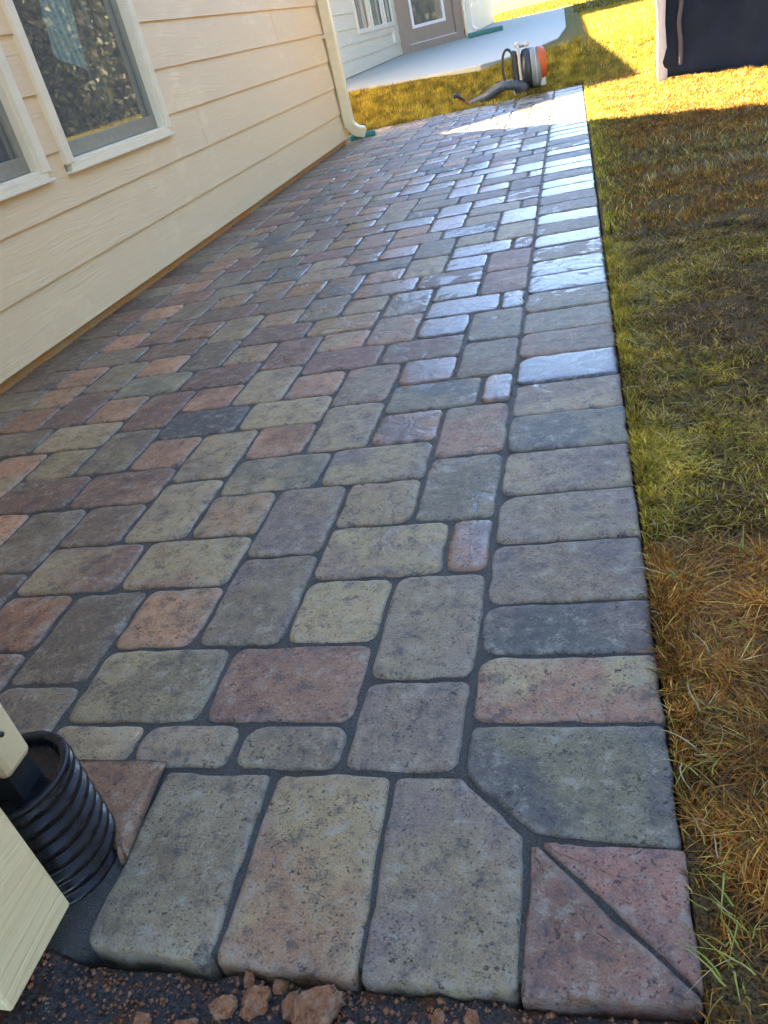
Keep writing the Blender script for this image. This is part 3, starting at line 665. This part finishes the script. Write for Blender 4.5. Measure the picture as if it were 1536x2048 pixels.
# ---------------------------------------------------------------- leaf blower
bl = empty('leaf_blower', (-24.3, 291.2, .3), math.radians(4))
tag(bl, 'grey and orange backpack leaf blower standing on grass at the far end of the pavers', 'leaf blower')
def ell(cx, cz, rx, rz_, y, n=26, a0=0, a1=360): return [(cx+rx*math.cos(math.radians(a0+(a1-a0)*k/n)), y, cz+rz_*math.sin(math.radians(a0+(a1-a0)*k/n))) for k in range(n+1)]
MB().tube(ell(.9, 8.4, 2.1, 5.6, -2.4), .42, 10).build('shoulder_strap', M['black_plastic'], bl)
def pad(x0, x1, y0, y1, z0, z1, name, mat, bev=.7):
    return MB().box(x0, x1, y0, y1, z0, z1).build(name, mat, bl, bevel=bev)
pad(1.9, 3.9, -3.6, 4, 2.6, 13.4, 'back_pad', M['black_plastic'], .9)
pad(4.1, 5.0, -4.2, 4.4, .2, 14.2, 'back_frame', M['pale_plastic'], .35)
pad(1.5, 6.6, -4.4, 4, 0, 2.2, 'base', M['pale_plastic'], .5)
MB().lathe([(0, -3.6), (1.8, -3.6), (2.4, -3.3), (2.6, -2.4), (2.6, .5)], 28, 'Y', (4.3, -1.2, 1.9)).build('elbow', M['black_plastic'], bl)
hs = MB().lathe([(0, 5.1), (4.4, 5.1), (5.7, 5.6), (6.1, 6.6), (6.1, 8.), (5.9, 8.1)], 36, 'X', (0, 0, 7.)).build('fan_housing', M['black_plastic'], bl)
MB().lathe([(6.0, 8.1), (6.2, 8.3), (6.15, 9.4), (5.7, 10.4), (4.9, 11.2), (0, 11.4)], 36, 'X', (0, 0, 7.)).build('engine_cowl', M['grey_plastic'], bl)
MB().tube(ell(0, 7, 5.9, 5.9, 0, 40), .2, 6).build('cowl_rim', M['pale_plastic'], bl, xf=Matrix.Translation((9.7, 0, 0)) @ Matrix.Rotation(math.radians(90), 4, 'Z'))
MB().lathe([(5.2, 10.6), (4.9, 11.9), (4.2, 12.9), (3.0, 13.4), (0, 13.5)], 30, 'X', (0, 0, 7.9)).build('engine_cover', M['orange'], bl)
pad(10.5, 12.6, -2.2, 2.4, 1.0, 3.6, 'fuel_tank', M['pale_plastic'], .5)
for (kx, kz) in ((4.4, 14.6), (7.4, 14.2)):
    MB().lathe([(0, -.8), (.7, -.7), (.95, 0), (.7, .7), (0, .9)], 14, 'Z', (kx, -1, kz)).build('knob', M['pale_plastic'], bl)
pad(4.4, 7.6, -.6, 1., 13.5, 14.3, 'carry_handle', M['grey_plastic'], .3)
hp = [Vector((4.1, -3.4, 2.6)), Vector((1.6, -3.9, 3.4)), Vector((-1.5, -3.6, 3.7)), Vector((-4.6, -2.6, 2.7)), Vector((-7.4, -1.8, 1.6)), Vector((-10.8, -1., .9)), Vector((-13.6, -.4, .5))]
def smooth_path(P, n=12):
    out = []
    for i in range(len(P)-1):
        a, b, c, d_ = P[max(i-1, 0)], P[i], P[i+1], P[min(i+2, len(P)-1)]
        for k in range(n):
            u = k/n; out.append(.5*((2*b)+(c-a)*u+(2*a-5*b+4*c-d_)*u*u+(3*b-3*c+d_-a)*u**3))
    return out+[P[-1]]
sp_ = smooth_path(hp, 16); ra = []
for i, q in enumerate(sp_):
    u = i/(len(sp_)-1); base_r = 1.45 if u < .62 else 1.45-(u-.62)*1.6
    ra.append(base_r+(.17 if (i % 3 == 0 and u < .62) else 0))
MB().tube(sp_, ra, 16).build('blower_hose', M['hose'], bl)
ct = MB().tube([(-13.5, -.4, .6), (-15.2, -.8, 1.6), (-17., -1.4, 3.1)], [.55, .45, .6], 10); hd = ct.build('control_handle', M['orange'], bl)
MB().tube([(-15., -1.1, 1.9), (-16.2, -1.5, 2.9), (-17.6, -1.8, 4.1), (-18.6, -1.8, 3.6)], [.35, .45, .85, .75], 10).build('grip', M['black_plastic'], hd)
MB().tube(smooth_path([Vector((1., -2.6, 4.4)), Vector((-3, -2.2, 5.2)), Vector((-6.5, -1.4, 4.6)), Vector((-9.5, -1., 3.0)), Vector((-11.2, -.8, .9))], 8), .13, 6).build('cable', M['black_plastic'], bl)

# ---------------------------------------------------------------- black tent
tn = empty('canopy_tent', (23.2, 250, 0))
tag(tn, 'black fabric tent wall with a grey left edge standing on the lawn beyond the sod', 'tent')
dt = Vector((.80, -.60)); nt = Vector((-.60, -.80)); TL, TH = 110., 84.
def cloth(o0, dv, nv, L, H, amp, seed, name, mat, nu=150, nvv=60, th=.0):
    V = []; F = []
    for j in range(nvv+1):
        v = j/nvv
        for i in range(nu+1):
            u = i/nu; x = u*L; zz = v*H
            f = amp*(1-.55*v)*(math.sin(x*.21+seed+v*1.5)*.55+math.sin(x*.53+seed*2-v*2.2)*.28+mn.noise(Vector((x*.12-zz*.09, zz*.05, seed)))*1.2)+.35*mn.noise(Vector((x*.5, zz*.35, seed+5)))*amp*.5
            z_ = zz+(1-v)**4*(.9*math.sin(x*.12+1)+.5*mn.noise(Vector((x*.3, 0, 7))))-(.2 if v == 0 else 0)
            q = Vector(o0)+dv*x+nv*(f+3.5*(1-v)**2); V.append((q.x, q.y, max(z_, -.1)))
    for j in range(nvv):
        for i in range(nu): a = j*(nu+1)+i; F.append((a, a+1, a+nu+2, a+nu+1))
    mb = MB().add(V, F, True); o = mb.build(name, mat, tn)
    sd_ = o.modifiers.new('s', 'SOLIDIFY'); sd_.thickness = .002; return o
cloth((0, 0), dt, nt, TL, TH, 1.5, 1., 'tent_wall', M['tent'])
cloth((0, 0), Vector((.60, .80)), Vector((-.8, .6)), TL, TH, 1.2, 4., 'tent_wall', M['tent'])
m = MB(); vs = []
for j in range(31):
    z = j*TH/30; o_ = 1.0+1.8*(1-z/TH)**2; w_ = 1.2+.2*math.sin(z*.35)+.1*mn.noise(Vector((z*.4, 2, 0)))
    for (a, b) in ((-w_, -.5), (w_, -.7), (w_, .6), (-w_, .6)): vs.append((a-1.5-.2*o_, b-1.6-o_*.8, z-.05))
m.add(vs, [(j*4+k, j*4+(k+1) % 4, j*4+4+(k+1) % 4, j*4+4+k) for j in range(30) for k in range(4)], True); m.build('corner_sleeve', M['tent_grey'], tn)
q0 = dt*7+nt*4.6
m = MB()
vs = []
for j in range(17):
    z = 3.4+j*.95; q = dt*(6.6+.25*math.sin(j*.5)-.04*j)+nt*(4.9-3.*j/16*.55+.2*math.sin(j*.7)); r2 = .55
    for a, b in ((-r2, .0), (r2, .0), (r2, .35), (-r2, .35)): w_ = q+dt*a+nt*b; vs.append((w_.x, w_.y, z))
m.add(vs, [(j*4+k, j*4+(k+1) % 4, j*4+4+(k+1) % 4, j*4+4+k) for j in range(16) for k in range(4)]+[(0, 1, 2, 3), (67, 66, 65, 64)], True); m.build('tie_strap', M['strap'], tn)
tc = dt*TL/2+Vector((.6, .8))*TL/2
c4 = [Vector((0, 0))-Vector((0, 3)), dt*TL, dt*TL+Vector((.6, .8))*TL, Vector((.6, .8))*TL]
MB().add([(q.x, q.y, TH) for q in c4]+[(q.x, q.y, TH-7) for q in c4]+[(tc.x, tc.y, TH+34)], [(0, 1, 8), (1, 2, 8), (2, 3, 8), (3, 0, 8)]+[(k, k+4, (k+1) % 4+4, (k+1) % 4) for k in range(4)]).build('canopy_top', M['tent'], tn)

# ---------------------------------------------------------------- clay clods in front of the apron
def clod(x, y, r, sx, sy, sz, sd, label):
    import bmesh
    planes = [(Vector(rng.normal(0, 1, 3)).normalized(), rng.uniform(.68, 1.)) for _ in range(13)]
    bm = bmesh.new(); bmesh.ops.create_icosphere(bm, subdivisions=5, radius=1)
    for v in bm.verts:
        p_ = v.co.copy(); k = min([1.25]+[dk_/max(.05, nk_.dot(p_)) for nk_, dk_ in planes])+.16*mn.noise(p_*2.2+Vector((sd, 3, 0)))+.11*mn.noise(p_*5+Vector((sd, 3, 0)))+.07*mn.noise(p_*12)+.04*mn.noise(p_*24)
        v.co = Vector((p_.x*sx, p_.y*sy, p_.z*sz))*k*r*S
    me = bpy.data.meshes.new('clay_clod'); bm.to_mesh(me); bm.free(); me.materials.append(M['clay'])
    for p_ in me.polygons: p_.use_smooth = False
    o = bpy.data.objects.new('clay_clod', me); col.objects.link(o)
    gz = float(ground_h(x, y)); o.location = Vector((x, y, gz+r*sz*.45))*S; o.rotation_euler = (0, 0, sd)
    tag(o, label, 'dirt clod', 'clay clods on the soil in front of the pavers')
gi = lambda u, v, z=-1.2: None
camM = Matrix.Rotation(YAW, 3, 'Z') @ Matrix.Rotation(PITCH, 3, 'X') @ Matrix.Rotation(ROLL, 3, 'Z')
CL = [(-13.2, -1.55, .78, 1.25, .9, .9, 1.1, 'largest orange clay clod, below the joint of the second and third front pavers'),
      (-11.7, -2.0, .62, 1.15, .9, .9, 2.3, 'crumbly orange clay clod just right of the largest one'),
      (-14.2, -.95, .42, .9, 1.1, 1., 3.1, 'orange clod leaning on the left side of the largest clod'),
      (-15.9, -1.0, .55, 1.3, .9, .8, 4.2, 'brown lumpy clod under the left end of the second front paver'),
      (-17.0, -1.35, .42, .8, 1.2, 1., 5.3, 'small bright orange upright clod left of the brown lumpy clod'),
      (-18.2, -2.1, .40, 1.2, .9, .8, 6.1, 'pale tan clod at the bottom edge, left of the upright orange clod'),
      (-8.9, -.85, .22, 1.3, .9, .8, 7.4, 'tiny pinkish clod below the middle of the third front paver'),
      (-7.7, -.75, .26, 1.2, 1., .8, 8.8, 'small brown clod touching the foot of the third front paver'),
      (-9.7, -1.3, .20, 1., 1., .9, 9.4, 'small tan clod alone on dark soil right of the crumbly clod'),
      (-15.0, -.30, .26, 1., 1., .9, 10.2, 'small grey clod at the foot of the second front paver'),
      (-16.3, -.2, .24, 1.3, .8, .8, 11.2, 'small orange clod under the joint of the first two front pavers'),
      (-19.9, -2.2, .38, 1., 1., .8, 12.2, 'dull tan clod nearest the cream trim board')]
for c in CL: clod(*c)
# crumbs: countless grains scattered on the soil
V = []; F3 = []
for k in range(4200):
    x = rng.uniform(-26, -1); y = -abs(rng.normal(0, 1.7))-.2; r_ = .018+.13*rng.uniform()**6
    if k > 4060: x, y, r_ = rng.uniform(-26, -.3), rng.uniform(.5, 60), rng.uniform(.02, .05)
    z = (float(ground_h(x, y)) if k <= 4060 else .0)+r_*.3; b = len(V)
    q = [Vector((1, 0, 0)), Vector((-1, 0, 0)), Vector((0, 1, 0)), Vector((0, -1, 0)), Vector((0, 0, 1)), Vector((0, 0, -1))]
    for a in q: a = a*r_*rng.uniform(.6, 1.4); V.append((x+a.x, y+a.y, z+a.z))
    F3 += [(b+i, b+j, b+k2) for i, j, k2 in ((0, 2, 4), (2, 1, 4), (1, 3, 4), (3, 0, 4), (2, 0, 5), (1, 2, 5), (3, 1, 5), (0, 3, 5))]
tag(npmesh('soil_crumbs', np.array(V), np.zeros((0, 4), int), np.array(F3), M['clay']), 'loose orange clay crumbs scattered over the dark soil in front of the pavers', 'soil crumbs', kind='stuff')

# ---------------------------------------------------------------- grass
def blades(x, y, h, w, lean, c, curl=.5, seg=3, z=None):
    lean = np.where((x > -.2) & (x < 1.1) & (y < 283), lean*.42, lean)
    n = len(x); z = ground_h(x, y)-.05 if z is None else z
    a = rng.uniform(0, 2*np.pi, n); la = rng.uniform(0, 2*np.pi, n)
    L = []; 
    for k in range(seg):
        t_ = k/seg; off = lean*h*(t_**(1+curl)); hz = h*(t_-.35*np.clip(lean, 0, 1.5)*t_**2)
        cx = x+np.cos(la)*off; cy = y+np.sin(la)*off; ww = w*(1-.55*t_)/2
        L += [np.stack([cx-np.cos(a)*ww, cy-np.sin(a)*ww, z+hz], -1), np.stack([cx+np.cos(a)*ww, cy+np.sin(a)*ww, z+hz], -1)]
    L.append(np.stack([x+np.cos(la)*lean*h, y+np.sin(la)*lean*h, z+h*(1-.35*np.clip(lean, 0, 1.5))], -1))
    m = 2*seg+1; V = np.stack(L, 1).reshape(-1, 3); b = np.arange(n)[:, None]*m
    F4 = np.concatenate([b+np.array([[2*k, 2*k+1, 2*k+3, 2*k+2]]) for k in range(seg-1)]) if seg > 1 else np.zeros((0, 4), int)
    F3 = b+np.array([[2*seg-2, 2*seg-1, 2*seg]])
    c = c*(.38+1.1*vnoise(x, y, 1.1 if h.mean() < 1.2 else .4, 41)*(.55+.9*vnoise(x, y, .37, 42)))[:, None]
    C = np.repeat(np.concatenate([c, np.ones((n, 1))], 1), m, 0)
    return V, F4, F3, C
def pal(cols, pw, n):
    k = rng.choice(len(cols), n, p=np.array(pw)/sum(pw)); c = np.array(cols)[k]
    return np.clip(c*rng.uniform(.7, 1.35, (n, 1))*rng.uniform(.93, 1.07, (n, 3)), 0, .9)
BR = [(.50, .20, .03), (.36, .15, .025), (.66, .34, .06), (.14, .07, .02), (.76, .56, .16), (.36, .30, .05)]
GR = [(.52, .42, .04), (.38, .34, .035), (.64, .50, .07), (.40, .24, .05), (.72, .60, .2), (.14, .12, .03)]
MIX = [(.38, .22, .045), (.20, .11, .025), (.52, .34, .08), (.34, .26, .04), (.66, .52, .22), (.06, .04, .015)]
YL = [(.30, .18, .025), (.27, .14, .022), (.24, .20, .025), (.38, .25, .05), (.18, .10, .02), (.46, .36, .12)]
LW = [(.40, .31, .035), (.32, .22, .03), (.28, .26, .025), (.46, .33, .05), (.20, .14, .03), (.5, .40, .10)]
LF = [(.17, .135, .008), (.13, .12, .008), (.20, .14, .012), (.1, .08, .01), (.15, .13, .01), (.2, .17, .02)]
packs = []
def put(*a, **k): packs.append(blades(*a, **k))
def scatter(n, x0, x1, y0, y1, dens=None):
    x = rng.uniform(x0, x1, n); y = rng.uniform(y0, y1, n)
    if dens is not None: k = rng.uniform(0, 1, n) < dens(x, y); x, y = x[k], y[k]
    return x, y
seam = lambda y: np.exp(-((y-26.3)/.55)**2)*.85+np.exp(-((y-94)/.9)**2)*.4
# near brown strip
x, y = scatter(80000, .02, 11, -14, 26.2, lambda x, y: np.clip(.0+1.25*vnoise(x, y, .55, 11)+.8*(vnoise(x, y, 1.7, 12)-.5), 0, 1)*(1-seam(y)))
n = len(x); put(x, y, rng.uniform(.35, 1.15, n)*(.5+1.*vnoise(x, y, .6, 13)), rng.uniform(.05, .105, n), rng.uniform(.5, 2.2, n), pal(BR, [5, 5, 3, 3, .9, .6], n)*1.)
# greener second strip, green towards the paver edge, thinner away from it
x, y = scatter(130000, .08, 24, 26.2, 94, lambda x, y: np.clip(-.1+1.1*vnoise(x, y, .35, 14)+.8*np.exp(-(x-.4)/3)+.4*(vnoise(x*.5, y*2, .5, 19)-.5), 0.05, 1)*(1-seam(y)))
n = len(x); kk = (rng.uniform(0, 1, n) < np.clip(.12+.85*np.exp(-(x-.4)/2.8)+1.1*(vnoise(x, y, .16, 15)-.5), 0, 1))[:, None]
put(x, y, rng.uniform(.35, 1.0, n)*(.5+1.*vnoise(x, y, .5, 13)), rng.uniform(.07, .13, n), rng.uniform(.4, 2.0, n), np.where(kk, pal(GR, [5, 4, 3, 1, 1, 1], n), pal(MIX, [4, 5, 2, 2, .8, 3], n)*.85)*np.array([1., .90, .9]))
# far strips, brown, lying in bands across
x, y = scatter(190000, .3, 52, 94, 292, lambda x, y: np.clip(.45+.6*np.sin(y*.33+.8*np.sin(x*.2))*.6+.6*(vnoise(x, y*2, .12, 16)-.3), .3, 1)*np.clip((y-60)/130, .5, 1)*(1-seam(y)))
n = len(x); lit = (y > 200)[:, None]*.0; ed = (rng.uniform(0, 1, n) < 1.1*np.exp(-(x-.3)/2.6))[:, None]
base = np.where((vnoise(x, y, .05, 31) > .75)[:, None], pal(MIX, [4, 2, 4, 2, 1.2, 1], n), pal(BR, [4, 3, 4, 1, 1.2, 1], n))
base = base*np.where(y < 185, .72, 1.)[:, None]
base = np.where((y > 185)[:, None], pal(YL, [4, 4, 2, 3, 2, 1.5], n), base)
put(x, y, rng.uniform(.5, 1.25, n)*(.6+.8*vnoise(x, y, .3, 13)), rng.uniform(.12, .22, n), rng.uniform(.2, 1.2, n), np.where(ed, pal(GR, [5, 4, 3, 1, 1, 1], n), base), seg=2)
# the sod goes on to the right
x, y = scatter(60000, 11, 36, -30, 26.2); n = len(x)
put(x, y, rng.uniform(.4, 1.2, n), rng.uniform(.07, .13, n), rng.uniform(.5, 1.8, n), pal(BR, [5, 5, 3, 3, .9, .6], n), seg=2)
x, y = scatter(70000, 24, 56, 26.2, 94); n = len(x)
put(x, y, rng.uniform(.4, 1.2, n), rng.uniform(.08, .15, n), rng.uniform(.5, 1.8, n), pal(MIX, [4, 5, 2, 3, .8, 3], n)*.85, seg=2)
# pale upright tufts along two seams of the brown sod
for ys_, n0, xa in ((124, 260, 7), (152, 90, 9), (138, 50, 6)):
    n = n0; x = rng.uniform(xa, 32, n); y = ys_+rng.normal(0, 1.3, n)+1.5*np.sin(x*.4)
    put(x, y, rng.uniform(.8, 2., n), rng.uniform(.10, .18, n), rng.uniform(.1, .9, n), pal([(.55, .47, .25), (.45, .36, .15)], [1, 1], n))
# lawn between the walkway and the concrete, taller and softer
x, y = scatter(75000, -100, 1, 283.6, 346, lambda x, y: np.clip(.5+.7*vnoise(x, y, .1, 17), 0, 1))
keep = ~((y > 322+np.abs(x+40)*.36) & (x < -2)); x, y = x[keep], y[keep]
n = len(x); put(x, y, rng.uniform(.9, 2.4, n), rng.uniform(.10, .2, n), rng.uniform(.1, .9, n), pal(LW, [5, 4, 3, 3, 2, 1], n), seg=2)
x, y = scatter(90000, -20, 90, 283.6, 620, lambda x, y: np.clip(.5+.7*vnoise(x, y, .06, 17), 0, 1))
keep = ~((x < 3) & (y > 330)); x, y = x[keep], y[keep]
n = len(x); put(x, y, rng.uniform(1., 2.4, n), rng.uniform(.14, .3, n), rng.uniform(.1, .9, n), pal(LW, [5, 3, 3, 4, 1, 1], n), seg=1)
x, y = scatter(60000, 0, 420, 620, 2200); n = len(x)
put(x, y, rng.uniform(1.2, 3, n), rng.uniform(.4, .9, n), rng.uniform(.1, .9, n), pal(LF, [5, 3, 4, 4, 1, 1], n), seg=1)
x, y = scatter(9000, -110, 0, 955, 1500); n = len(x)
put(x, y, rng.uniform(1.2, 3, n), rng.uniform(.4, .9, n), rng.uniform(.1, .9, n), pal(LF, [5, 3, 4, 4, 1, 1], n), seg=1)
x, y = scatter(26000, 45, 130, 40, 283); n = len(x)
put(x, y, rng.uniform(1., 2., n), rng.uniform(.14, .26, n), rng.uniform(.1, .9, n), pal(YL, [4, 3, 4, 3, 1, 1], n), seg=1)
def packed(pk):
    k = 0; V = []; A4 = []; A3 = []; C = []
    for v, f4, f3, c in pk: V.append(v); A4.append(f4+k); A3.append(f3+k); C.append(c); k += len(v)
    return np.concatenate(V), np.concatenate(A4), np.concatenate(A3), np.concatenate(C)
V, F4, F3, C = packed(packs)
tag(npmesh('grass', V, F4, F3, M['grass'], [('bcol', 'c', C)]), 'brown and yellow green sod and lawn grass beside and beyond the pavers', 'grass', kind='stuff')
# long pale runners curling over the paver edge
m = MB(); rc = []
def runner(x, y, L, dirx, diry, seed_):
    P_ = [Vector((x, y, .15))]; d_ = Vector((dirx, diry, .7)).normalized()
    for k in range(8):
        d_ = (d_+Vector((mn.noise(Vector((seed_, k, 0)))*.75, mn.noise(Vector((seed_, k, 5)))*.75, -.17))).normalized(); P_.append(P_[-1]+d_*L/8)
        if P_[-1].z < .08: P_[-1].z = .08
    return P_
V = []; F4 = []; C = []
for k in range(190):
    y = (rng.uniform(-4, 27) if k < 120 else rng.uniform(27, 90)); x = rng.uniform(.25, 1.9 if rng.uniform() < .7 else 7.5)
    P_ = runner(x, y, rng.uniform(.9, 2.3), rng.uniform(-1, .45), rng.uniform(-.9, .9), k*3.7); w = rng.uniform(.03, .06); b = len(V)
    cc = [(.55, .55, .14), (.42, .46, .09), (.66, .60, .36), (.45, .33, .10)][rng.integers(0, 4)]
    for i, q in enumerate(P_):
        w_ = w*(1-.8*i/8)+.006; V += [(q.x-w_, q.y-w_*.3, q.z), (q.x+w_, q.y+w_*.3, q.z), (q.x, q.y, q.z+w_*1.1)]; C += [(*cc, 1)]*3
    for i in range(8):
        a = b+3*i; F4 += [(a, a+1, a+4, a+3), (a+1, a+2, a+5, a+4), (a+2, a, a+3, a+5)]
tag(npmesh('grass_runners', np.array(V), np.array(F4), np.zeros((0, 3), int), M['grass'], [('bcol', 'c', np.array(C))], smooth=True), 'pale yellow green runners curling over the edge of the pavers from the sod', 'grass', kind='stuff')

# ---------------------------------------------------------------- wood on the far side of the yard (seen mirrored in the window panes)
NT_ = 34; n = 330000; k = rng.integers(0, NT_, n); cx = 285+rng.uniform(-30, 90, NT_); cy = np.linspace(-300, 2000, NT_)+rng.uniform(-30, 30, NT_); ch = rng.uniform(170, 330, NT_)
r_ = rng.normal(0, 1, (n, 3)); r_ /= np.linalg.norm(r_, axis=1)[:, None]; r_ *= rng.uniform(.35, 1, (n, 1))**.5
q = np.stack([cx[k]+r_[:, 0]*75, cy[k]+r_[:, 1]*75, ch[k]*.46+r_[:, 2]*ch[k]*.5], -1)
a = rng.normal(0, 1, (n, 3)); a /= np.linalg.norm(a, axis=1)[:, None]; b = np.cross(a, rng.normal(0, 1, (n, 3))); b /= np.linalg.norm(b, axis=1)[:, None]; sz = rng.uniform(1.8, 4.5, (n, 1))
V = np.stack([q-a*sz, q+b*sz*.6, q+a*sz, q-b*sz*.6], 1).reshape(-1, 3)
cc = np.repeat(np.concatenate([pal([(.05, .06, .02), (.07, .06, .03), (.04, .045, .02)], [1, 1, 1], n), np.ones((n, 1))], 1), 4, 0)
tag(npmesh('far_wood', V, np.arange(4*n).reshape(-1, 4), np.zeros((0, 3), int), M['grass'], [('bcol', 'c', cc)]), 'dark tree line across the yard opposite the house', 'trees', kind='stuff')
